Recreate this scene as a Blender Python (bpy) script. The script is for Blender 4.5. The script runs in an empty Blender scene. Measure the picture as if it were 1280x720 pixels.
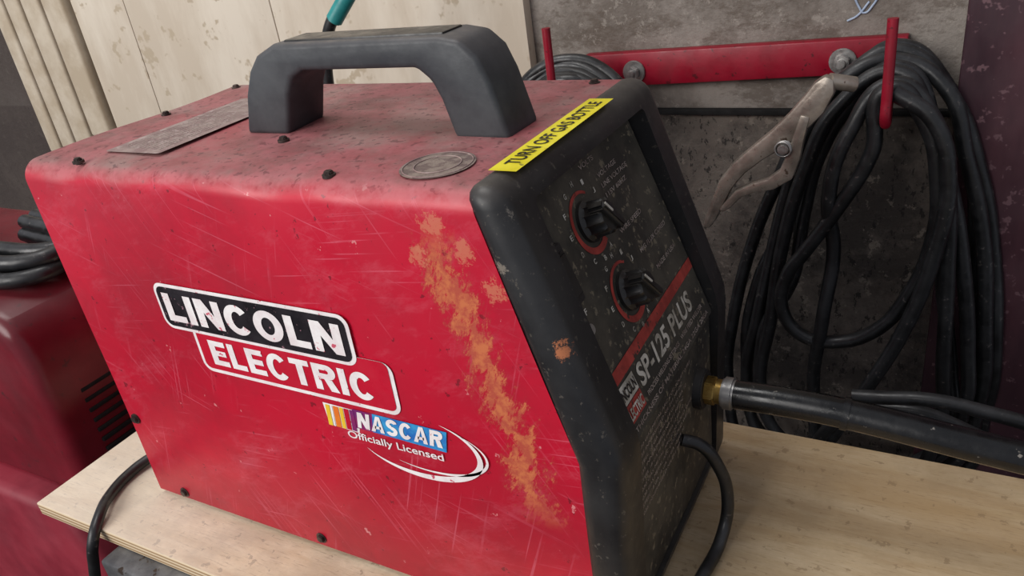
import bpy, bmesh, math, random
from mathutils import Matrix, Vector
random.seed(7)
D=bpy.data; S=bpy.context.scene; COL=bpy.context.collection

# ------------------------------------------------------------------ materials
def srgb(r,g,b):
    f=lambda v:(v/255/12.92) if v/255<=.04045 else ((v/255+.055)/1.055)**2.4
    return (f(r),f(g),f(b),1)
class NT:
    def __init__(s,name):
        s.m=D.materials.new(name);s.m.use_nodes=True;s.t=s.m.node_tree
        s.b=s.t.nodes['Principled BSDF'];s.tc=s.t.nodes.new('ShaderNodeTexCoord')
    def n(s,k,**kw):
        x=s.t.nodes.new(k)
        for a,v in kw.items(): setattr(x,a,v)
        return x
    def l(s,a,b): s.t.links.new(a,b)
    def val(s,sock,v):
        if hasattr(v,'is_linked') or hasattr(v,'links'): s.l(v,sock)
        else: sock.default_value=v
    def mapping(s,scale=(1,1,1),rot=(0,0,0),loc=(0,0,0),src='Object'):
        r=s.n('ShaderNodeMapping');s.l(s.tc.outputs[src],r.inputs[0]);r.inputs['Rotation'].default_value=rot;r.inputs['Location'].default_value=loc
        m=s.n('ShaderNodeMapping');s.l(r.outputs[0],m.inputs[0]);m.inputs['Scale'].default_value=scale
        return m.outputs[0]
    def noise(s,scale,detail=4,rough=.6,vec=None,dist=0):
        x=s.n('ShaderNodeTexNoise');x.inputs['Scale'].default_value=scale;x.inputs['Detail'].default_value=detail
        x.inputs['Roughness'].default_value=rough;x.inputs['Distortion'].default_value=dist
        s.l(vec if vec is not None else s.tc.outputs['Object'],x.inputs['Vector']);return x.outputs['Fac']
    def ramp(s,fac,a,b,va=0,vb=1):
        x=s.n('ShaderNodeMapRange');x.inputs['From Min'].default_value=a;x.inputs['From Max'].default_value=b
        x.inputs['To Min'].default_value=va;x.inputs['To Max'].default_value=vb;s.l(fac,x.inputs['Value']);return x.outputs[0]
    def math(s,op,a,b=0.):
        x=s.n('ShaderNodeMath',operation=op);s.val(x.inputs[0],a);s.val(x.inputs[1],b);return x.outputs[0]
    def mix(s,fac,a,b,bt='MIX'):
        x=s.n('ShaderNodeMix',data_type='RGBA',blend_type=bt);s.val(x.inputs[0],fac);s.val(x.inputs[6],a);s.val(x.inputs[7],b);return x.outputs[2]
    def chip(s,p,rad):
        """ragged chip mask around a point on the surface"""
        x=s.n('ShaderNodeVectorMath',operation='DISTANCE');s.l(s.tc.outputs['Object'],x.inputs[0]);x.inputs[1].default_value=p
        fall=s.ramp(x.outputs['Value'],0,rad,1,0)
        k=s.math('ADD',s.math('MULTIPLY',fall,.40),s.noise(170,6,.85))
        return s.math('MULTIPLY',s.ramp(k,.72,.77),s.ramp(fall,.0,.05))
    def bump(s,h,st=.3,dist=.002):
        x=s.n('ShaderNodeBump');x.inputs['Strength'].default_value=st;x.inputs['Distance'].default_value=dist
        s.l(h,x.inputs['Height']);s.l(x.outputs[0],s.b.inputs['Normal'])
    def base(s,c): s.val(s.b.inputs['Base Color'],c)
    def rough(s,c): s.val(s.b.inputs['Roughness'],c)
    def xyz(s):
        x=s.n('ShaderNodeSeparateXYZ');s.l(s.tc.outputs['Object'],x.inputs[0]);return x.outputs
    def nz(s):
        g=s.n('ShaderNodeNewGeometry');x=s.n('ShaderNodeSeparateXYZ');s.l(g.outputs['Normal'],x.inputs[0]);return x.outputs

def pm(name,c1,c2,scale=20,rough=.6,metal=0,bump=.2,bd=.001,stretch=(1,1,1),lo=.40,hi=.60,dust=None,dustamt=.0,speck=None,chips=()):
    M=NT(name);v=M.mapping(stretch)
    f=M.noise(scale,6,.65,v)
    c=M.mix(M.ramp(f,lo,hi),srgb(*c1),srgb(*c2))
    if speck:
        sp=M.ramp(M.noise(speck[1],3,.7),speck[2],speck[2]+.05)
        c=M.mix(sp,c,srgb(*speck[0]))
    if dust:
        nz=M.nz()[2]
        d=M.math('MULTIPLY',M.ramp(nz,.2,.95),M.ramp(M.noise(35,5,.7),.38,.62,dustamt*.5,dustamt))
        c=M.mix(d,c,srgb(*dust))
    for p,rad,col in chips: c=M.mix(M.chip(p,rad),c,srgb(*col))
    M.base(c);M.rough(M.ramp(M.noise(scale*2.3,4),.35,.65,max(rough-.08,0.02),min(rough+.12,1)))
    M.b.inputs['Metallic'].default_value=metal
    if bump: M.bump(M.noise(scale*4,5,.6,v),bump,bd)
    return M.m

def case_mat():
    M=NT('painted_red_steel');x=M.xyz();nz=M.nz()
    red=M.mix(M.ramp(M.noise(6,4),.4,.6),srgb(198,14,48),srgb(178,12,42))
    sc=None
    for i,(a,scl,th) in enumerate([(.55,(420,20,6),.65),(-.30,(460,20,9),.655),(1.25,(430,20,8),.66),(.12,(12,20,480),.66)]):
        v=M.mapping(scl,(0,a,0),(i*3.1,0,i))
        r=M.ramp(M.noise(1.0,1,.5,v,.15),th,th+.05)
        r=M.math('MULTIPLY',r,M.ramp(M.noise(9,4,.7,M.mapping(loc=(i*2,0,i))),.47,.62))
        sc=r if sc is None else M.math('MAXIMUM',sc,r)
    c=M.mix(M.math('MULTIPLY',sc,.36),red,srgb(226,116,136))
    c=M.mix(M.math('MULTIPLY',M.ramp(M.noise(11,7,.8,M.mapping((1,1,2.2),(0,.4,0))),.52,.68),.24),c,srgb(222,116,132))
    c=M.mix(M.math('MULTIPLY',M.ramp(M.noise(5,6,.75,M.mapping(loc=(3,1,2))),.48,.66),.34),c,srgb(120,18,36))
    ch=M.ramp(M.noise(110,3,.7),.65,.68)
    c=M.mix(M.math('MULTIPLY',ch,.65),c,srgb(90,14,26))
    ch2=M.ramp(M.noise(70,4,.7,M.mapping(loc=(5,0,5))),.675,.70)
    c=M.mix(M.math('MULTIPLY',ch2,.7),c,srgb(226,150,150))
    # worn band next to the bezel: primer showing through
    cl=M.math('ADD',M.math('MULTIPLY',M.math('SUBTRACT',.26,x[2]),.22),.350)
    wob=M.math('MULTIPLY',M.math('SUBTRACT',M.noise(30,3,.6),.5),.05)
    d=M.math('ABSOLUTE',M.math('ADD',M.math('SUBTRACT',x[0],cl),wob))
    band=M.ramp(d,.001,.022,1,0)
    zr=M.math('MULTIPLY',M.ramp(x[2],.088,.118,0,1),M.ramp(x[2],.262,.280,1,0))
    n=M.noise(75,8,.85,M.mapping((1.5,1,.6),(0,-.45,0)))
    sm=M.math('ADD',n,M.math('MULTIPLY',band,.18))
    gate=M.math('MULTIPLY',zr,M.ramp(band,0,.15))
    c=M.mix(M.math('MULTIPLY',M.math('MULTIPLY',M.ramp(sm,.53,.60),gate),.5),c,srgb(164,46,50))
    wm=M.math('MULTIPLY',M.ramp(sm,.585,.635),gate)
    c=M.mix(M.math('MULTIPLY',wm,.88),c,M.mix(M.ramp(M.noise(120,4,.7),.42,.58),srgb(206,116,68),srgb(182,80,56)))
    for p,rr in (((.346,0,.281),.015),((.377,0,.247),.013),((.333,0,.262),.012),((.362,0,.268),.014)):
        c=M.mix(M.math('MULTIPLY',M.chip(p,rr),.75),c,srgb(206,120,92))
    # dusty upper surface
    top=M.ramp(nz[2],.40,.95)
    dn=M.ramp(M.noise(14,6,.7),.40,.60,.88,1)
    topc=M.mix(M.ramp(M.noise(30,7,.8),.42,.58),srgb(162,102,104),srgb(132,88,86))
    st=M.ramp(M.noise(7,6,.75),.46,.60)
    topc=M.mix(M.math('MULTIPLY',st,.6),topc,srgb(160,132,126))
    redst=M.ramp(M.noise(9,5,.7,M.mapping(loc=(7,7,0))),.52,.66,0,.4)
    topc=M.mix(redst,topc,srgb(170,54,68))
    sp=M.ramp(M.noise(170,2,.6),.60,.64)
    topc=M.mix(M.math('MULTIPLY',sp,.6),topc,srgb(76,48,50))
    c=M.mix(M.math('MULTIPLY',top,dn),c,topc)
    ed=M.math('MULTIPLY',M.ramp(nz[2],.35,.6),M.ramp(nz[2],.8,.97,1,0))
    c=M.mix(M.math('MULTIPLY',ed,M.ramp(M.noise(50,4,.7),.42,.58,0,.5)),c,srgb(196,112,116))
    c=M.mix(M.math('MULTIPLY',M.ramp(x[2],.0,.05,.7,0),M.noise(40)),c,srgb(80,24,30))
    M.base(c)
    r=M.math('ADD',M.ramp(top,0,1,.33,.60),M.math('MULTIPLY',wm,.3))
    r=M.math('ADD',r,M.ramp(M.noise(12,5),.35,.65,-.05,.12))
    M.rough(r)
    M.bump(M.math('ADD',M.noise(5,2),M.math('MULTIPLY',M.noise(180,2),.02)),.5,.004)
    return M.m

def ply_mat():
    M=NT('plywood')
    v=M.mapping((2.2,14,14));g=M.noise(3,8,.75,v,1.0)
    c=M.mix(M.ramp(g,.34,.66),srgb(194,170,134),srgb(222,204,174))
    g2=M.noise(2.2,4,.6,M.mapping((1.5,7,7)),2.0)
    c=M.mix(M.ramp(g2,.48,.58,0,.42),c,srgb(168,136,98))
    pores=M.ramp(M.noise(10,3,.7,M.mapping((6,70,70))),.58,.64)
    c=M.mix(M.math('MULTIPLY',pores,.5),c,srgb(126,100,74))
    x=M.xyz()
    c=M.mix(M.ramp(M.noise(7,6,.78),.46,.62,0,.5),c,srgb(158,140,116))
    c=M.mix(M.ramp(M.noise(80,3,.7),.62,.65,0,.5),c,srgb(110,92,74))
    c=M.mix(M.ramp(x[0],.30,.46,0,.36),c,srgb(174,140,94))  # tanner to the right: shading painted into the wood colour
    c=M.mix(M.ramp(x[0],.25,-.05,0,.45),c,srgb(230,221,210))  # paler to the left: the brightly lit end painted into the colour
    nz=M.nz()[2]
    lay=M.math('SINE',M.math('MULTIPLY',x[2],1700))
    ec=M.mix(M.ramp(lay,-.3,.3),srgb(220,200,168),srgb(162,130,94))
    c=M.mix(M.ramp(nz,.5,.8),ec,c)
    M.base(c);M.rough(.56);M.bump(g,.2,.0015)
    return M.m

def wall_mat():
    M=NT('weathered_wall_board')
    x=M.xyz()
    up=M.mix(M.ramp(M.noise(4,7,.75),.42,.58),srgb(108,99,91),srgb(144,136,128))
    up=M.mix(M.ramp(M.noise(9,7,.8,M.mapping((1,1,2.0))),.52,.60,0,.6),up,srgb(88,76,66))
    up=M.mix(M.ramp(M.noise(60,4,.8),.59,.64,0,.4),up,srgb(170,162,152))
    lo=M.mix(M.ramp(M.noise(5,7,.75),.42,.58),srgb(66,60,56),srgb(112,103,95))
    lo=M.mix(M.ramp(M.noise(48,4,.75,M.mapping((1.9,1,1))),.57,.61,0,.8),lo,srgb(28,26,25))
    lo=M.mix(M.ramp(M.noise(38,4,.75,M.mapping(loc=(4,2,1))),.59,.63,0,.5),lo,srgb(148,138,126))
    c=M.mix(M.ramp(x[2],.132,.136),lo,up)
    c=M.mix(M.ramp(x[0],-.95,-1.16,0,.85),c,srgb(62,52,48))  # far left darkens: unlit corner painted into the wall colour
    M.base(c);M.rough(.9);M.bump(M.noise(40,6,.7),.6,.005)
    return M.m

m_case=case_mat(); m_ply=ply_mat(); m_wall=wall_mat()
m_black=pm('black_moulded_plastic',(22,22,24),(38,38,39),14,.40,0,.25,.0006,dust=(102,96,90),dustamt=.45,speck=((74,70,64),230,.63),
   chips=(((.4125,.0,.2175),.011,(180,110,72)),((.383,.0,.262),.008,(120,112,102)),((.395,.0,.29),.012,(110,104,96))))
m_handle=pm('handle_plastic',(48,51,55),(66,69,72),22,.5,0,.35,.0006,dust=(114,108,106),dustamt=.5)
m_panel=pm('control_panel_face',(38,37,34),(70,66,58),18,.55,0,.2,.0004,lo=.42,hi=.58,speck=((112,104,88),150,.59),dust=(108,100,86),dustamt=.5)
m_knob=pm('knob_plastic',(18,18,19),(32,32,32),60,.36,0,.2,.0004,dust=(104,98,90),dustamt=.4)
m_yel=pm('yellow_label',(228,212,30),(244,230,56),40,.45,0,.1,.0003,speck=((150,140,50),90,.66))
m_txtblk=pm('label_black_ink',(24,22,22),(34,30,30),50,.5,0,0)
m_white=pm('decal_white',(236,224,224),(250,246,244),60,.35,0,0,speck=((206,90,110),150,.64))
m_dblack=pm('decal_black',(20,16,22),(38,32,38),40,.3,0,0,speck=((160,120,130),170,.65))
m_dred=pm('decal_red',(192,14,46),(200,20,50),30,.3,0,0)
m_red2=pm('decal_stripe_red',(176,66,58),(140,50,44),60,.5,0,0,speck=((70,50,44),110,.60))
m_orange=pm('decal_orange',(240,150,40),(235,120,40),60,.35,0,0)
m_dyel=pm('decal_yellow',(246,214,60),(240,196,50),60,.35,0,0)
m_blue=pm('decal_blue',(40,110,190),(60,160,215),60,.35,0,0)
m_purp=pm('decal_purple',(120,40,110),(150,30,90),60,.35,0,0)
m_ptxt=pm('panel_white_ink',(206,202,192),(150,144,132),90,.6,0,0)
m_grtxt=pm('faded_print',(168,156,148),(128,114,108),90,.6,0,0)
m_steel=pm('zinc_steel',(150,148,146),(185,183,180),60,.38,.85,.2,.0005)
m_screw=pm('dark_screw',(60,52,50),(96,84,78),90,.45,.7,.3,.0005)
m_brass=pm('brass',(150,118,60),(188,160,96),60,.35,.9,.2,.0004)
m_cable=pm('rubber_cable',(14,15,17),(32,33,35),35,.38,0,.25,.0008,dust=(92,90,90),dustamt=.3,speck=((74,70,68),140,.64))
m_hose=pm('gun_hose_rubber',(8,8,9),(18,18,19),40,.24,0,.2,.0006,speck=((120,115,108),120,.66))
m_bar=pm('red_painted_flat_bar',(122,4,28),(148,8,38),14,.42,.0,.3,.001,speck=((90,16,26),90,.62))
m_cream=pm('cream_painted_panel',(206,192,172),(226,215,197),3,.7,0,.3,.002,stretch=(2.5,1,.7),speck=((190,174,150),24,.60))
m_strip=pm('cream_batten',(188,172,148),(208,195,174),12,.6,0,.1,.001)
m_column=pm('maroon_painted_column',(50,26,36),(74,44,52),9,.45,.0,.3,.002,stretch=(1,1,.3),speck=((104,76,82),60,.60))
m_grey=pm('angle_iron',(96,96,98),(130,130,130),30,.5,.6,.3,.001,speck=((70,58,50),80,.6))
m_clamp=pm('clamp_metal',(140,130,120),(178,168,156),30,.34,.6,.3,.001,speck=((104,86,74),60,.64))
m_mach=pm('dark_red_enamel',(96,8,24),(118,12,32),7,.36,0,.15,.001,dust=(100,60,62),dustamt=.4,speck=((76,22,28),80,.64))
m_mach2=pm('faded_red_enamel',(120,22,40),(142,38,54),9,.45,0,.15,.001)
m_dark=pm('dark_gap',(12,10,10),(20,18,18),30,.9,0,0)
m_floor=pm('concrete_floor',(50,46,44),(74,68,64),4,.9,0,.4,.003)
m_seal=pm('foil_emblem',(150,134,124),(116,98,94),120,.5,.2,.5,.0006,lo=.45,hi=.55)
m_tlabel=pm('worn_rating_label',(160,140,134),(140,114,112),60,.65,0,.2,.0004,speck=((172,152,148),150,.56))
m_teal=pm('teal_plastic',(30,120,120),(40,140,138),30,.4,0,.1)
m_chalk=pm('chalk_mark',(170,184,204),(140,156,180),90,.9,0,0)

# ------------------------------------------------------------------ helpers
def obj(name,me,mat=None,parent=None,smooth=False):
    o=D.objects.new(name,me);COL.objects.link(o)
    if mat: me.materials.clear();me.materials.append(mat)
    if parent: o.parent=parent
    if smooth:
        for p in me.polygons:p.use_smooth=True
    return o
def empty(name,loc=(0,0,0)):
    e=D.objects.new(name,None);COL.objects.link(e);e.empty_display_size=.05;return e
def bake(o):
    dg=bpy.context.evaluated_depsgraph_get();dg.update()
    return D.meshes.new_from_object(o.evaluated_get(dg))
def finish(o):
    me=bake(o);nm=o.name;par=o.parent;mw=o.matrix_world.copy()
    D.objects.remove(o);n=D.objects.new(nm,me);COL.objects.link(n)
    n.parent=par;n.matrix_world=mw
    return n
def autosmooth(me,ang=40):
    for p in me.polygons:p.use_smooth=True
    bm=bmesh.new();bm.from_mesh(me)
    for e in bm.edges:
        if len(e.link_faces)==2 and e.calc_face_angle(0)>math.radians(ang): e.smooth=False
    bm.to_mesh(me);bm.free()
def prism(name,pts,axis,a,b,mat,parent,bev=0,seg=3,ang=40):
    def P(p,t): return {'y':(p[0],t,p[1]),'x':(t,p[0],p[1]),'z':(p[0],p[1],t)}[axis]
    bm=bmesh.new();A=[bm.verts.new(P(p,a)) for p in pts];B=[bm.verts.new(P(p,b)) for p in pts]
    n=len(pts)
    bm.faces.new(A);bm.faces.new(B[::-1])
    for i in range(n): bm.faces.new((A[i],B[i],B[(i+1)%n],A[(i+1)%n]))
    bmesh.ops.recalc_face_normals(bm,faces=bm.faces)
    if bev:
        es=[e for e in bm.edges if e.calc_face_angle(0)>math.radians(ang)]
        bmesh.ops.bevel(bm,geom=es,offset=bev,segments=seg,profile=.5,affect='EDGES',clamp_overlap=True)
    me=D.meshes.new(name);bm.to_mesh(me);bm.free();autosmooth(me,35)
    return obj(name,me,mat,parent)
def box(name,lo,hi,mat,parent=None,bev=0,seg=2):
    return prism(name,[(lo[0],lo[1]),(hi[0],lo[1]),(hi[0],hi[1]),(lo[0],hi[1])],'z',lo[2],hi[2],mat,parent,bev,seg)
def cyl(name,p0,p1,r,mat,parent=None,n=24,r2=None,bev=0):
    p0=Vector(p0);p1=Vector(p1);d=p1-p0
    bm=bmesh.new();bmesh.ops.create_cone(bm,cap_ends=True,segments=n,radius1=r,radius2=r if r2 is None else r2,depth=d.length)
    if bev:
        bmesh.ops.bevel(bm,geom=[e for e in bm.edges if e.calc_face_angle(0)>1],offset=bev,segments=2,affect='EDGES')
    q=Vector((0,0,1)).rotation_difference(d)
    bmesh.ops.transform(bm,matrix=Matrix.Translation((p0+p1)/2)@q.to_matrix().to_4x4(),verts=bm.verts)
    me=D.meshes.new(name);bm.to_mesh(me);bm.free();autosmooth(me,35)
    return obj(name,me,mat,parent)
def cable(name,pts,r,mat,parent=None,cyc=False,res=8):
    cu=D.curves.new(name,'CURVE');cu.dimensions='3D';cu.bevel_depth=r;cu.bevel_resolution=4;cu.resolution_u=res;cu.use_fill_caps=True
    sp=cu.splines.new('BEZIER');sp.bezier_points.add(len(pts)-1)
    for b,p in zip(sp.bezier_points,pts):
        b.co=p;b.handle_left_type=b.handle_right_type='AUTO'
    sp.use_cyclic_u=cyc
    o=D.objects.new(name,cu);COL.objects.link(o);cu.materials.append(mat);o.parent=parent
    o=finish(o)
    for p in o.data.polygons:p.use_smooth=True
    return o
def flat(name,pts,frame,mat,parent):
    bm=bmesh.new();vs=[bm.verts.new(frame@Vector((p[0],p[1],0))) for p in pts];bm.faces.new(vs)
    bmesh.ops.triangulate(bm,faces=bm.faces)
    me=D.meshes.new(name);bm.to_mesh(me);bm.free();return obj(name,me,mat,parent)
def strip(name,A,B,frame,mat,parent):
    bm=bmesh.new();a=[bm.verts.new(frame@Vector((p[0],p[1],0))) for p in A];b=[bm.verts.new(frame@Vector((p[0],p[1],0))) for p in B]
    for i in range(len(a)-1): bm.faces.new((a[i],a[i+1],b[i+1],b[i]))
    me=D.meshes.new(name);bm.to_mesh(me);bm.free();return obj(name,me,mat,parent)
def rrect(x0,x1,y0,y1,r,n=6):
    out=[]
    for cx,cy,a in ((x1-r,y0+r,-90),(x1-r,y1-r,0),(x0+r,y1-r,90),(x0+r,y0+r,180)):
        for i in range(n+1):
            t=math.radians(a+90*i/n);out.append((cx+r*math.cos(t),cy+r*math.sin(t)))
    return out
def text(name,body,frame,x0,x1,y0,y1,mat,parent,bold=0.0,shear=0,sp=1.0):
    cu=D.curves.new(name,'FONT');cu.body=body;cu.size=1;cu.offset=bold;cu.shear=shear;cu.space_character=sp
    o=D.objects.new(name,cu);COL.objects.link(o);me=bake(o);D.objects.remove(o)
    xs=[v.co.x for v in me.vertices];ys=[v.co.y for v in me.vertices]
    a,b,c,d=min(xs),max(xs),min(ys),max(ys)
    for v in me.vertices:
        v.co=frame@Vector((x0+(v.co.x-a)/(b-a)*(x1-x0),y0+(v.co.y-c)/(d-c)*(y1-y0),0))
    return obj(name,me,mat,parent)
def blocktext(name,body,frame,x0,x1,y0,y1,mat,parent,widths,st=.24,gap=.16,slant=0):
    """heavy grotesque letters built from polygons; st = stroke / cap height"""
    h=y1-y0
    def A(cx,cy,rx,ry,a0,a1,n=14): return [(cx+rx*math.cos(math.radians(a0+(a1-a0)*i/n)),cy+ry*math.sin(math.radians(a0+(a1-a0)*i/n))) for i in range(n+1)]
    def glyph(ch,w):
        s=st;T=s*.85
        R=lambda a,b,c,d:[(a,c),(b,c),(b,d),(a,d)]
        if ch=='L':return [R(0,s,0,1),R(s,w,0,T)]
        if ch=='I':return [R(0,s,0,1)]
        if ch=='E':return [R(0,s,0,1),R(s,w,0,T),R(s,w,1-T,1),R(s,w*.93,.5-T/2,.5+T/2)]
        if ch=='T':return [R(0,w,1-T,1),R(w/2-s/2,w/2+s/2,0,1-T)]
        if ch=='N':
            # two stems and the diagonal between them, no overlaps
            t1=(w-s-s*1.15)/(w-s*1.15)   # where the diagonal's upper edge meets the right stem
            zr=1-(w-s-s*1.15)/(w-s*1.15);zl=1-s/(w-s*1.15)
            return [R(0,s,0,1),R(w-s,w,0,1),[(s,1),(s*1.15,1),(w-s,zr),(w-s,max(0,1-(w-s)/(w-s*1.15))),(s,zl)]]
        if ch in 'OC':
            a0,a1=(38,322) if ch=='C' else (0,360)
            o=A(w/2,.5,w/2,.52,a0,a1,36);i_=A(w/2,.5,w/2-s,.52-T,a0,a1,36)
            return [('strip',o,i_)]
        if ch=='R':
            o=[(s,1)]+A(w-.30,.72,.30,.28,90,-90)+[(s,.44)];i_=[(s,1-T)]+A(w-.30,.72,.30-s,.28-T,90,-90)+[(s,.44+T)]
            return [R(0,s,0,1),('strip',o,i_),[(w*.45,.44),(w*.45+s*1.1,.44),(w+.02,0),(w-s*1.15,0)]]
        if ch=='S':
            o=A(w/2,.72,w/2,.30,20,270,18)[:-1]+A(w/2,.28,w/2-s,.30-T,90,-160,18)
            i_=A(w/2,.72,w/2-s,.30-T,20,270,18)[:-1]+A(w/2,.28,w/2,.30,90,-160,18)
            return [('strip',o,i_)]
        if ch=='A':return [[(0,0),(s*1.05,0),(w/2,.80),(w/2,1),(w/2-s*.5,1)],[(w,0),(w-s*1.05,0),(w/2,.80),(w/2,1),(w/2+s*.5,1)],R(w*.28,w*.72,.2,.2+T*.8)]
        return []
    tot=sum(widths)+gap*(len(body)-1);k=(x1-x0)/tot
    bm=bmesh.new();cx_=0
    def X(p): return frame@Vector((x0+(p[0])*k+slant*p[1]*h,y0+p[1]*h,0))
    for ch,w in zip(body,widths):
        for g in glyph(ch,w):
            if g[0]=='strip':
                a=[bm.verts.new(X((p[0]+cx_,p[1]))) for p in g[1]];b=[bm.verts.new(X((p[0]+cx_,p[1]))) for p in g[2]]
                for i in range(len(a)-1): bm.faces.new((a[i],a[i+1],b[i+1],b[i]))
            else:
                f=bm.faces.new([bm.verts.new(X((p[0]+cx_,p[1]))) for p in g])
                if len(g)>4: bmesh.ops.triangulate(bm,faces=[f])
        cx_+=w+gap
    me=D.meshes.new(name);bm.to_mesh(me);bm.free();return obj(name,me,mat,parent)

# ------------------------------------------------------------------ camera
Rw=[[0.8737,0.11098,-0.47364],[0.46771,-0.45941,0.75511],[-0.13379,-0.88126,-0.45329]]
cam=D.objects.new('camera',D.cameras.new('camera'));COL.objects.link(cam);S.camera=cam
cx=Vector([r[0] for r in Rw]).normalized();cz=-Vector([r[2] for r in Rw]).normalized();cy=cz.cross(cx).normalized()
mw=Matrix((cx,cy,cz)).transposed().to_4x4();mw.translation=(.5726,-.2953,.4277)
cam.matrix_world=mw;cam.data.sensor_width=36;cam.data.lens=986.15/1280*36;cam.data.clip_start=.01

# ------------------------------------------------------------------ welder
W=.2194;H=.300;L3=.365;L4=.409;ZB=.144
weld=empty('welding_machine')
def xfront(z): return L4 if z<ZB else L4-(z-ZB)/(H-ZB)*(L4-L3)
r=.013;z0=.004
sec=[(0,z0+(H-r-z0)*i/26) for i in range(27)]
sec+=[(r-r*math.cos(t),H-r+r*math.sin(t)) for t in [math.pi/2*i/8 for i in range(1,9)]]
sec+=[(r+(W-2*r)*i/20,H) for i in range(1,21)]
sec+=[(W-r+r*math.sin(t),H-r+r*math.cos(t)) for t in [math.pi/2*i/8 for i in range(1,9)]]
sec+=[(W,H-r-(H-r-z0)*i/12) for i in range(1,13)]
def dent(x,y,z):
    dy=dz=0
    e=math.exp(-((y-.008)/.014)**2)*math.exp(-((z-.293)/.018)**2)
    for c,w,a in ((.045,.022,.0035),(.11,.03,.0022),(.235,.028,.003),(.30,.02,.0015)):
        g=a*math.exp(-((x-c)/w)**2)*e;dz-=g;dy+=g
    if z>.29: dz+=.0012*math.sin(x*23+1)*math.sin(y*31)*math.exp(-((z-.3)/.01)**2)
    if y<.01: dy+=.0012*math.sin(x*17+.6)*math.sin(z*19)*max(0,1-abs(z-.13)/.16)
    return dy,dz
NX=80;bm=bmesh.new();rows=[]
for (y,z) in sec:
    row=[]
    for i in range(NX+1):
        x=(xfront(z)+.004)*i/NX
        dy,dz=dent(x,y,z);row.append(bm.verts.new((x,y+dy,z+dz)))
    rows.append(row)
for j in range(len(rows)-1):
    for i in range(NX): bm.faces.new((rows[j][i],rows[j][i+1],rows[j+1][i+1],rows[j+1][i]))
bm.faces.new([rw[0] for rw in rows]);bm.faces.new([rw[-1] for rw in rows][::-1])
bm.faces.new(rows[0][::-1]+rows[-1])
bmesh.ops.recalc_face_normals(bm,faces=bm.faces)
me=D.meshes.new('case');bm.to_mesh(me);bm.free();autosmooth(me,45)
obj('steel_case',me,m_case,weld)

# bezel
BW=W-.006
bz=prism('front_bezel',[(.3645,.3022),(.387,.3018),(.4385,.150),(.4345,.003),(.4085,.003),(.4085,ZB)],'y',-.0018,BW,m_black,None,.0105,5,20)
PX0,PZ0,PS=.3795,.282,.385
V=Vector((-PS,0,1)).normalized();N=Vector((1,0,PS)).normalized()
def panfr(off=0):
    m=Matrix(((0,V.x,N.x,0),(1,V.y,N.y,0),(0,V.z,N.z,0),(0,0,0,1)))
    m.translation=Vector((PX0,0,PZ0))+N*off;return m
def vz(z): return (z-PZ0)/V.z
def cut(o,c):
    md=o.modifiers.new('b','BOOLEAN');md.operation='DIFFERENCE';md.solver='EXACT';md.object=c
    n=finish(o);D.objects.remove(c);return n
def framebox(name,y0,y1,za,zb,o0,o1,r_,mat,parent,bev=0):
    f=panfr(0);bm=bmesh.new();pts=rrect(y0,y1,vz(za),vz(zb),r_)
    A=[bm.verts.new(f@Vector((p[0],p[1],o0))) for p in pts];B=[bm.verts.new(f@Vector((p[0],p[1],o1))) for p in pts]
    bm.faces.new(A[::-1]);bm.faces.new(B);n=len(pts)
    for i in range(n): bm.faces.new((A[i],A[(i+1)%n],B[(i+1)%n],B[i]))
    bmesh.ops.recalc_face_normals(bm,faces=bm.faces)
    if bev: bmesh.ops.bevel(bm,geom=[e for e in bm.edges if e.calc_face_angle(0)>1],offset=bev,segments=2,affect='EDGES')
    me=D.meshes.new(name);bm.to_mesh(me);bm.free();autosmooth(me,35);return obj(name,me,mat,parent)
c1=framebox('c1',.026,.184,.136,.283,-.0015,.06,.004,None,None)
bz=cut(bz,c1)
c2=prism('c2',[(.431,.016),(.6,.016),(.6,.146),(.431,.146)],'y',.026,.184,None,None)
bz=cut(bz,c2)
bz.parent=weld;autosmooth(bz.data,35)
framebox('control_panel',.028,.182,.1425,.281,-.002,.0012,.003,m_panel,weld)
box('lower_panel',(.427,.028,.018),(.4325,.182,.140),m_panel,weld,.001)
box('base_pan',(.01,.006,.0008),(.43,W-.008,.01),m_dark,weld)
# handle
hp=[(.142,.2985),(.151,.325),(.160,.341),(.170,.351),(.186,.3575),(.312,.3575),(.326,.355),(.336,.346),(.342,.332),(.351,.2985),
    (.314,.2985),(.308,.322),(.303,.333),(.294,.3405),(.206,.3405),(.196,.336),(.190,.326),(.181,.2985)]
prism('carry_handle',hp,'y',.080,.118,m_handle,weld,.0035,3,25)
prism('handle_grip_insert',[(.19,.355),(.312,.355),(.312,.3587),(.19,.3587)],'y',.088,.110,m_knob,weld,.001,2)
def screw(n,p,nrm,r=.0042):
    p=Vector(p);nrm=Vector(nrm)
    cyl(n,p-nrm*.002,p+nrm*.0026,r,m_screw,weld,6,bev=.0006)
    cyl(n+'_washer',p-nrm*.001,p+nrm*.0007,r*1.3,m_screw,weld,20)
for i,(x,y) in enumerate(((.052,.011),(.012,.119),(.008,.200),(.19,.066),(.274,.012),(.352,.200),(.10,.204))):
    screw('top_screw_%d'%i,(x,y,.3),(0,0,1),.0030)
for i,(x,z) in enumerate(((.008,.081),(.034,.010),(.187,.012),(.33,.012))):
    screw('side_screw_%d'%i,(x,0,z),(0,-1,0),.0036)
def topfr(off):
    m=Matrix.Identity(4);m.translation=(0,0,.3+off);return m
flat('rating_label',rrect(.058,.114,.028,.160,.003),topfr(.0016),m_tlabel,weld)
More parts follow.
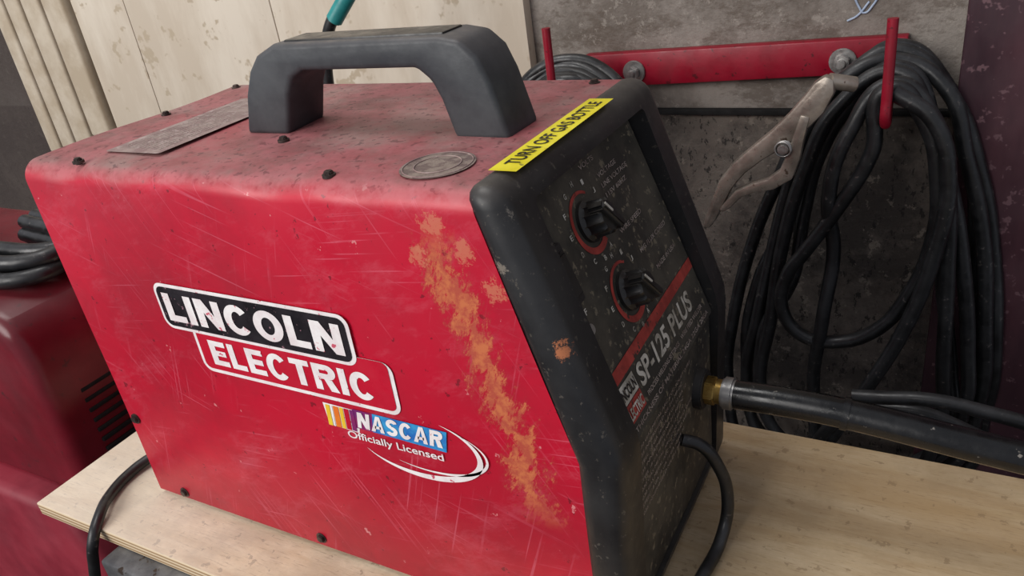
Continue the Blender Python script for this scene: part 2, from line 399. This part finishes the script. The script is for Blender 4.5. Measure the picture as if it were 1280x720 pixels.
for i in range(10):
    text('rating_text_%d'%i,random.choice(['WARNING ELECTRIC SHOCK CAN KILL','FUMES AND GASES CAN BE DANGEROUS','INPUT 120V 60HZ 20A DUTY CYCLE']),
      topfr(.0021)@Matrix.Rotation(math.radians(90),4,'Z'),.036,.152,-(.064+i*.0045)-.0022,-(.064+i*.0045),m_grtxt,weld)
ov=[(.333+.0205*math.cos(t),.032+.0215*math.sin(t)) for t in [2*math.pi*i/40 for i in range(40)]]
flat('brand_seal',ov,topfr(.0012),m_seal,weld)
for k,rr in enumerate((.92,.62)):
    ring=[(.333+.0205*rr*math.cos(t),.032+.0215*rr*math.sin(t),.3014) for t in [2*math.pi*i/40 for i in range(40)]]
    cable('seal_ring_%d'%k,ring,.0003,m_tlabel,weld,True,2)
# yellow label
m=Matrix(((0,-1,0,.3860),(1,0,0,0),(0,0,1,.3032),(0,0,0,1)))
flat('warning_label',[(.022,.0),(.150,.0),(.150,.0160),(.022,.0160)],m,m_yel,weld)
m2=m.copy();m2.translation.z+=.0004
text('warning_label_text','TURN OFF GAS BOTTLE',m2,.031,.142,.0038,.0122,m_txtblk,weld,.01)

# side decals
def sidefr(off): return Matrix(((1,0,0,0),(0,0,-1,-off),(0,1,0,0),(0,0,0,1)))
rot=Matrix.Rotation(math.radians(-.6),4,'Z')
def sf(off): return sidefr(off)@Matrix.Translation((.2,.18,0))@rot@Matrix.Translation((-.2,-.18,0))
flat('badge_lower_border',rrect(.125,.297,.1515,.190,.008),sf(.0008),m_white,weld)
flat('badge_lower_field',rrect(.1280,.2940,.1545,.190,.005),sf(.0011),m_dred,weld)
flat('badge_upper_border',rrect(.1000,.272,.183,.2190,.008),sf(.0014),m_white,weld)
flat('badge_upper_field',rrect(.1025,.2690,.1855,.2165,.006),sf(.0017),m_dblack,weld)
blocktext('badge_upper_text','LINCOLN',sf(.0021),.1075,.2645,.1900,.2120,m_white,weld,[.70,.27,.90,.90,.96,.70,.90],.27,.11)
blocktext('badge_lower_text','ELECTRIC',sf(.0014),.138,.280,.1590,.1790,m_white,weld,[.68,.62,.68,.82,.72,.82,.25,.82],.25,.11)
def q(name,pts,off,mat): flat(name,pts,sidefr(off),mat,weld)
q('sticker_bars_bg',[(.2315,.1475),(.262,.1465),(.257,.1285),(.2325,.1300)],.0008,m_white)
xs=.2335
for i,(wd,mt) in enumerate(((.0035,m_dyel),(.0015,m_white),(.0045,m_orange),(.0030,m_dyel),(.0040,m_dred),(.0035,m_purp))):
    q('sticker_bar_%d'%i,[(xs,.1465),(xs+wd,.1464),(xs+wd-.0015,.1295),(xs-.0015,.1298)],.0011,mt);xs+=wd+.0007
q('sticker_field_red',[(.2560,.1475),(.272,.1473),(.269,.1323),(.253,.1325)],.0009,m_purp)
q('sticker_field_blue',[(.272,.1473),(.3275,.1465),(.3245,.1305),(.269,.1323)],.0009,m_blue)
blocktext('sticker_text','NASCAR',sidefr(.0013),.2575,.3225,.1336,.1462,m_white,weld,[.84,.90,.76,.84,.90,.80],.26,.11,.18)
text('sticker_subtext','Officially Licensed',sidefr(.0013),.247,.3215,.1215,.1290,m_white,weld,.012)
def cres(a0,a1,cx_,cz_,a,b,w0,off,nm):
    o=[];i_=[]
    for k in range(41):
        s=k/40;t=math.radians(a0+(a1-a0)*s);w=w0*(math.sin(math.pi*s) if 0<k<40 else 0)+.0001
        o.append((cx_+(a+w*.5)*math.cos(t),cz_+(b+w*.5)*math.sin(t)));i_.append((cx_+(a-w*.5)*math.cos(t),cz_+(b-w*.5)*math.sin(t)))
    strip(nm,o,i_,sidefr(off),m_white,weld)
cres(62,-150,.301,.1300,.047,.0235,.0045,.0010,'sticker_swoosh')
cres(50,-120,.308,.1310,.045,.0190,.0020,.0010,'sticker_swoosh_inner')

# control panel details
PF=panfr(.0016);PF2=panfr(.0022)
def knob(n,y,z):
    base=Vector((PX0,0,PZ0))+V*vz(z)+Vector((0,y,0))+N*.001
    R=Matrix(((0,V.x,N.x,0),(1,V.y,N.y,0),(0,V.z,N.z,0),(0,0,0,1)));R.translation=base
    bm=bmesh.new()
    def ring(rf,h): return [bm.verts.new(R@Vector((rf(t)*math.cos(t),rf(t)*math.sin(t),h))) for t in [2*math.pi*i/72 for i in range(72)]]
    fl=lambda rr,a:(lambda t:rr+a*max(0,math.cos(12*t))**2)
    prof=[(fl(.0125,0),0),(fl(.0125,0),.0025),(fl(.0112,0),.0035),(fl(.0098,.0014),.0045),(fl(.0093,.0014),.0135),(fl(.0085,.0006),.0150)]
    rs=[ring(f,h) for f,h in prof]
    for a,b in zip(rs,rs[1:]):
        for i in range(72): bm.faces.new((a[i],a[(i+1)%72],b[(i+1)%72],b[i]))
    bm.faces.new(rs[-1]);bm.faces.new(rs[0][::-1])
    me=D.meshes.new(n);bm.to_mesh(me);bm.free();autosmooth(me,30);obj(n,me,m_knob,weld)
    bm=bmesh.new();bmesh.ops.create_cube(bm,size=1)
    T=R@Matrix.Rotation(math.radians(35),4,'Z')@Matrix.Translation((0,0,.0125))@Matrix.Diagonal((.0065,.0235,.0125,1))
    bmesh.ops.transform(bm,matrix=T,verts=bm.verts)
    bmesh.ops.bevel(bm,geom=list(bm.edges),offset=.0018,segments=3,affect='EDGES')
    me=D.meshes.new(n);bm.to_mesh(me);bm.free();autosmooth(me,35);obj(n+'_grip',me,m_knob,weld)
    bm=bmesh.new();bmesh.ops.create_cube(bm,size=1)
    T=R@Matrix.Rotation(math.radians(35),4,'Z')@Matrix.Translation((0,.007,.0190))@Matrix.Diagonal((.0012,.008,.0006,1))
    bmesh.ops.transform(bm,matrix=T,verts=bm.verts)
    me=D.meshes.new(n);bm.to_mesh(me);bm.free();obj(n+'_pointer',me,m_ptxt,weld)
    arc=[];arc2=[]
    for k in range(41):
        t=math.radians(55+250*k/40);w=.0008+.0016*k/40
        arc.append((y+(.0175+w)*math.cos(t),vz(z)+(.0175+w)*math.sin(t)));arc2.append((y+(.0175-w)*math.cos(t),vz(z)+(.0175-w)*math.sin(t)))
    strip(n+'_arc',arc,arc2,PF,m_red2,weld)
    for k,ch in enumerate('ABCDEFGHIJ'):
        t=math.radians(300-270*k/9);X=y+.0236*math.cos(t);Y=vz(z)+.0236*math.sin(t)
        text(n+'_mark_%d'%k,ch,PF,X-.0013,X+.0013,Y-.0016,Y+.0016,m_ptxt,weld,.02)
knob('voltage_knob',.083,.2505);knob('wire_speed_knob',.0900,.2045)
framebox('switch_bezel',.027,.045,.222,.255,.001,.0032,.002,m_black,weld,.0006)
framebox('switch_rocker',.0305,.0415,.2265,.2505,.003,.0062,.001,m_knob,weld,.0012)
text('switch_on_text','ON',PF,.032,.040,vz(.2585),vz(.262),m_ptxt,weld,.02)
text('switch_off_text','OFF',PF,.032,.042,vz(.2145),vz(.218),m_ptxt,weld,.02)
for i,(y,z) in enumerate(((.036,.268),(.036,.208))):
    b=Vector((PX0,0,PZ0))+V*vz(z)+Vector((0,y,0))
    cyl('panel_screw_%d'%i,b,b+N*.004,.0033,m_steel,weld,16,bev=.0006)
flat('panel_stripe',[(.0285,vz(.1730)),(.1815,vz(.1765)),(.1815,vz(.1835)),(.0285,vz(.1805))],PF,m_red2,weld)
text('panel_model_text','SP-125 PLUS',PF,.060,.158,vz(.1580),vz(.1710),m_ptxt,weld,.025,.1)
flat('panel_badge_top',[(.030,vz(.161)),(.056,vz(.161)),(.056,vz(.1715)),(.030,vz(.1715))],PF,m_ptxt,weld)
flat('panel_badge_bottom',[(.030,vz(.1505)),(.056,vz(.1505)),(.056,vz(.1605)),(.030,vz(.1605))],PF,m_red2,weld)
text('panel_badge_text','LINCOLN',PF2,.0315,.0545,vz(.1632),vz(.1695),m_txtblk,weld,.03)
text('panel_badge_text2','ELECTRIC',PF2,.0315,.0545,vz(.1522),vz(.1585),m_ptxt,weld,.03)
for i,(s_,a,b,z) in enumerate((('PROCESS WELDING SETTINGS',.062,.12,.153),('WIRE FEED WELDER',.125,.17,.1535),('THICKNESS OF MATERIAL 24GA 22GA 20GA',.034,.175,.1465),
    ('VOLTAGE',.114,.142,.266),('LINE VOLTAGE',.114,.154,.260),('115V 60HZ',.114,.146,.254),('WIRE SPEED',.111,.146,.232),('MADE IN USA',.135,.17,.198),('MIG FLUX CORED',.124,.17,.214),('VOLTS',.098,.118,.2765))):
    text('panel_text_%d'%i,s_,PF,a,b,vz(z-.0014),vz(z+.0014),m_grtxt,weld,.01)
LF=Matrix(((0,0,1,.4329),(1,0,0,0),(0,1,0,0),(0,0,0,1)))
for i in range(9):
    text('procedure_text_%d'%i,random.choice(['030 GAS METAL ARC CO2 SOLID WIRE','035 INNERSHIELD NR 211 MP DC','WELDING CURRENT POLARITY SETTING','STEEL 18 GA 16 GA 14 GA 12 GA 10']),LF,.036,.115+random.random()*.02,.133-i*.006-.0026,.133-i*.006,m_grtxt,weld)

# torch hose + connector
gy=.150
cyl('gun_socket',(.4315,gy,.0985),(.4385,gy,.0985),.0145,m_black,weld,24,bev=.001)
cyl('gun_brass_nut',(.438,gy,.0985),(.4455,gy,.0985),.0104,m_brass,weld,6,bev=.0008)
cyl('gun_brass_collar',(.445,gy,.0985),(.452,gy,.0985),.0088,m_brass,weld,24,bev=.0008)
cyl('gun_hose_ferrule',(.450,gy,.0985),(.4585,gy,.0985),.0114,m_steel,weld,24,bev=.0015)
hose=empty('welding_gun_hose')
cable('hose',[(.459,gy,.0985),(.49,gy,.0995),(.53,gy,.0985),(.60,gy,.0915),(.70,gy+.005,.078),(.85,gy+.01,.05),(1.0,gy,.0115)],.0100,m_hose,hose,res=16)
cyl('hose_sleeve_end',(.526,gy,.0988),(.532,gy,.0983),.0110,m_hose,hose,24,bev=.001)
gl=empty('ground_lead')
cable('lead',[(.4330,.112,.082),(.444,.114,.079),(.455,.117,.062),(.461,.118,.035),(.460,.108,.010),(.456,.070,.0050),(.449,.02,.0050),(.455,-.045,.0050),(.462,-.062,-.005),(.465,-.078,-.06),(.46,-.08,-.3)],.0043,m_cable,gl,res=14)
pc=empty('power_cord')
cable('cord',[(-.006,.11,.05),(-.022,.085,.035),(-.038,.040,.010),(-.046,.008,.0052),(-.038,-.022,.0052),(-.020,-.048,.0052),(-.014,-.0605,-.003),(-.022,-.066,-.03),(-.042,-.068,-.09),(-.06,-.06,-.3),(-.1,-.03,-.55)],.0046,m_cable,pc,res=14)

# ------------------------------------------------------------------ bench
bench=empty('workbench')
box('plywood_top',(-.105,-.0525,-.013),(1.15,.2430,0),m_ply,bench,.0012,2)
box('frame_rail_front',(.0,-.070,-.050),(1.1,-.028,-.0135),m_grey,bench,.003)
box('frame_rail_rear',(.0,.19,-.050),(1.1,.23,-.0135),m_grey,bench,.003)
for i,x in enumerate((.0,1.06)):
    box('frame_cross_%d'%i,(x,-.028,-.050),(x+.04,.19,-.0135),m_grey,bench,.002)
    for j,y in enumerate((-.068,.192)): box('leg_%d_%d'%(i,j),(x+.002,y,-.65),(x+.038,y+.036,-.05),m_grey,bench,.002)

# ------------------------------------------------------------------ room
box('floor',(-2.6,-1.6,-.70),(2.0,.80,-.65),m_floor)
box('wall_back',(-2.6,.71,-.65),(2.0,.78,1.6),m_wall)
rail=empty('trim_1');box('ledge_strip',(.04,.700,.127),(.57,.712,.134),m_dark,rail,.001)
wm_=empty('chalk_marking')
for i,pts in enumerate(([(.452,.7085,.262),(.458,.7085,.250),(.463,.7085,.244),(.472,.7085,.252),(.480,.7085,.268)],[(.446,.7085,.236),(.456,.7085,.241),(.468,.7085,.256)])):
    cable('stroke_%d'%i,pts,.0012,m_chalk,wm_)
cp=empty('wall_cladding_panel')
for i,(a,b) in enumerate(((-.925,-.775),(-.773,-.42),(-.418,.040))):
    box('sheet_%d'%i,(a,.690,-.05),(b,.710,1.3),m_cream,cp,.0012)
bt=empty('wall_batten_strips')
for i,(a,b,zz) in enumerate(((-1.165,-1.125,.04),(-1.115,-1.07,.05),(-1.06,-1.005,.06),(-.995,-.935,.08))):
    box('strip_%d'%i,(a,.675,zz),(b,.709,1.3),m_strip,bt,.006,3)
col=empty('steel_column')
box('web',(.566,.655,-.65),(.86,.709,1.6),m_column,col,.003)

# rack
rack=empty('cable_hook_rack')
prism('flat_bar',[(.121,.166),(.512,.181),(.512,.2205),(.121,.210)],'y',.690,.709,m_bar,rack,.002,2)
for i,(x,z) in enumerate(((.192,.1875),(.446,.1950))):
    cyl('bolt_washer_%d'%i,(x,.690,z),(x,.6865,z),.0150,m_steel,rack,28,bev=.0008)
    cyl('bolt_head_%d'%i,(x,.687,z),(x,.677,z),.0092,m_steel,rack,6,bev=.001)
    cyl('bolt_shank_%d'%i,(x,.678,z),(x,.671,z),.0050,m_steel,rack,16,bev=.0008)
for i,(x0,x,zt,za,zb) in enumerate(((.500,.5055,.265,.196,.157),(.128,.136,.272,.190,.168))):
    cable('hook_%d'%i,[(x0,.70,za),(x0+.002,.63,(za+zb)/2),(x,.572,zb+.001),(x,.5615,zb+.008),(x,.560,zb+.03),(x,.560,(zb+zt)/2),(x,.560,zt)],.0052,m_bar,rack,res=12)

# coil on the right hook
coil=empty('welding_cable_coil')
def loop(n,left,right,yy,bot,r=.0082,top=(.506,.205)):
    pts=[(top[0],yy+.012,top[1])]
    for x,z in right: pts.append((x,yy+random.uniform(-.006,.006),z))
    lx,rx=left[-1][0],right[-1][0]
    pts.append((rx-.03,yy+.005,bot+.03));pts.append(((lx+rx)/2,yy,bot));pts.append((lx+.03,yy-.005,bot+.03))
    for x,z in left[::-1]: pts.append((x,yy+random.uniform(-.006,.006),z))
    cable(n,pts,r,m_cable,coil,True,12)
loop('turn_1',[(.461,.193),(.422,.137),(.402,.069),(.380,-.039),(.366,-.123),(.350,-.235)],[(.554,.178),(.582,.105),(.608,.014),(.622,-.084),(.630,-.202)],.635,-.36)
loop('turn_2',[(.454,.165),(.421,.087),(.401,.005),(.387,-.109),(.377,-.236)],[(.543,.154),(.574,.067),(.595,-.026),(.610,-.128),(.615,-.194)],.612,-.33,top=(.508,.198))
loop('turn_3',[(.469,.142),(.453,.068),(.460,-.001),(.453,-.087),(.446,-.207)],[(.547,.160),(.567,.095),(.578,-.01),(.585,-.12),(.59,-.22)],.588,-.36,top=(.508,.192))
loop('turn_5',[(.459,.190),(.418,.140),(.384,.060),(.356,-.017),(.329,-.140),(.320,-.249)],[(.560,.165),(.596,.085),(.620,-.01),(.636,-.12),(.640,-.22)],.650,-.39,top=(.504,.212))
loop('turn_6',[(.472,.172),(.437,.110),(.420,.03),(.412,-.05),(.372,-.16)],[(.548,.140),(.562,.05),(.577,-.06),(.596,-.17),(.603,-.24)],.625,-.34,top=(.507,.2))
loop('turn_7',[(.463,.188),(.432,.150),(.408,.09),(.392,.0),(.362,-.08),(.345,-.2)],[(.556,.172),(.588,.09),(.606,-.03),(.622,-.15),(.625,-.24)],.656,-.37,top=(.504,.215))
cable('turn_4',[(.506,.588,.190),(.493,.585,.121),(.462,.585,.055),(.430,.585,.0),(.410,.588,-.035),(.405,.59,-.085),(.428,.59,-.118),(.468,.59,-.122),(.510,.59,-.100),(.541,.59,-.050),(.560,.588,.024),(.559,.586,.088),(.540,.586,.157)],.0082,m_cable,coil,True,12)
cable('turn_8',[(.510,.575,.190),(.547,.570,.165),(.568,.568,.105),(.563,.568,.014),(.541,.57,-.085),(.502,.57,-.185),(.44,.58,-.33),(.40,.60,-.42)],.0082,m_cable,coil,False,12)
cable('loose_tail',[(.50,.5,-.134),(.53,.5,-.130),(.575,.5,-.123),(.62,.5,-.126),(.70,.5,-.145),(.85,.48,-.25),(1.0,.45,-.5)],.0078,m_cable,coil,False,12)
cable('loose_tail_2',[(.44,.56,-.30),(.49,.53,-.19),(.55,.52,-.155),(.63,.52,-.175),(.75,.5,-.22),(.9,.5,-.4)],.0078,m_cable,coil,False,12)
coil2=empty('welding_cable_coil.001')
for i in range(5):
    a=.045+i*.006;pts=[]
    for k in range(12):
        t=2*math.pi*k/12
        pts.append((.133+(a+.02)*math.cos(t)*1.0,.60+.02*(i/4)+.006*math.sin(3*t+i),.130+(.072+i*.004)*math.sin(t)+(.003*math.sin(2*t+i))))
    cable('turn_%d'%i,pts,.0078,m_cable,coil2,True,8)

# clamp
clamp=empty('ground_clamp')
def ribbon(n,cl,ws,y0,y1,mat,bev=.0015):
    L=[];R=[]
    for i,(x,z) in enumerate(cl):
        a=Vector(cl[max(0,i-1)]);b=Vector(cl[min(len(cl)-1,i+1)]);d=(b-a).normalized();nn=Vector((-d.y,d.x))
        L.append((x+nn.x*ws[i]/2,z+nn.y*ws[i]/2));R.append((x-nn.x*ws[i]/2,z-nn.y*ws[i]/2))
    return prism(n,L+R[::-1],'y',y0,y1,mat,clamp,bev,2,30)
ribbon('upper_jaw_arm',[(.452,.211),(.447,.200),(.437,.182),(.421,.163),(.402,.145),(.380,.128),(.360,.110),(.345,.090),(.335,.066),(.327,.047),(.321,.034)],[.010,.023,.027,.026,.023,.019,.018,.017,.015,.013,.008],.553,.568,m_clamp,.005)
ribbon('lower_jaw_arm',[(.430,.172),(.424,.148),(.419,.126),(.412,.106),(.396,.094),(.376,.088),(.360,.080),(.348,.066),(.340,.058)],[.010,.012,.015,.017,.014,.011,.010,.009,.005],.551,.563,m_clamp,.003)
cyl('pivot_bolt',(.409,.570,.136),(.409,.546,.136),.0058,m_steel,clamp,16,bev=.001)
cyl('cable_lug',(.450,.561,.206),(.474,.575,.198),.008,m_clamp,clamp,20,bev=.001)
sp=[(.409+.0082*math.cos(t),.546+.0035*t/6.28,.136+.0082*math.sin(t)) for t in [i*.5 for i in range(38)]]
cable('spring',sp,.0010,m_steel,clamp,res=2)

tc=empty('hanging_air_hose')
cable('hose',[(-.163,.50,.16),(-.160,.50,.231),(-.148,.50,.275),(-.132,.50,.303),(-.10,.51,.335),(-.07,.53,.40),(-.05,.60,.60),(-.05,.68,.9)],.0075,m_cable,tc,res=10)
cyl('teal_fitting',(-.128,.500,.304),(-.098,.510,.338),.0105,m_teal,tc,20,bev=.002)

# ------------------------------------------------------------------ second red machine
mc=empty('welding_machine.001')
prism('upper_shell',[(-.62,-.09),(-.185,-.09),(-.178,.08),(-.186,.115),(-.21,.134),(-.25,.140),(-.62,.140)],'y',.022,.235,m_mach,mc,.018,5,25)
prism('lower_shell',[(-.64,-.60),(-.165,-.60),(-.165,-.15),(-.195,-.085),(-.64,-.085)],'y',-.005,.25,m_mach2,mc,.012,3,25)
box('base_skid',(-.64,.0,-.65),(-.18,.24,-.598),m_dark,mc,.004)
for i in range(7):
    z=.030-i*.0125
    box('louvre_%d'%i,(-.188,.058,z-.0028),(-.1795,.10,z+.0018),m_dark,mc,.0008)
cyl('panel_bolt',(-.186,.125,-.02),(-.179,.125,-.02),.005,m_steel,mc,6,bev=.0006)
cb=empty('welding_cable_coil.002')
for i,(z,dy) in enumerate(((.1495,.0),(.1495,.026),(.1500,.052),(.163,.012),(.164,.038))):
    cable('run_%d'%i,[(-.60,.09+dy,z),(-.45,.075+dy,z),(-.34,.06+dy,z),(-.27,.055+dy,z),(-.215,.070+dy,z-.001),(-.205,.10+dy*.8,z-.001),(-.235,.13+dy*.5,z),(-.34,.15+dy*.5,z)],.0082,m_cable,cb,False,10)

# ------------------------------------------------------------------ light
w=D.worlds.new('world');S.world=w;w.use_nodes=True
bg=w.node_tree.nodes['Background'];bg.inputs[0].default_value=(.86,.89,1,1);bg.inputs[1].default_value=.40
def area(n,loc,tgt,size,e,colr):
    l=D.lights.new(n,'AREA');l.shape='RECTANGLE';l.size=size[0];l.size_y=size[1];l.energy=e;l.color=colr
    o=D.objects.new(n,l);COL.objects.link(o);o.location=loc
    o.rotation_euler=(Vector(tgt)-Vector(loc)).to_track_quat('-Z','Y').to_euler();return o
area('garage_door_daylight',(-1.1,-2.7,1.5),(0,.3,.1),(2.4,1.8),98,(1,.97,.94))
area('overhead_area_lamp',(-.5,.05,2.4),(-.45,.5,.1),(.9,.8),19,(1,.98,.95))  # unseen area lamp overhead, aimed down toward the back wall
S.view_settings.view_transform='Standard';S.view_settings.look='None'
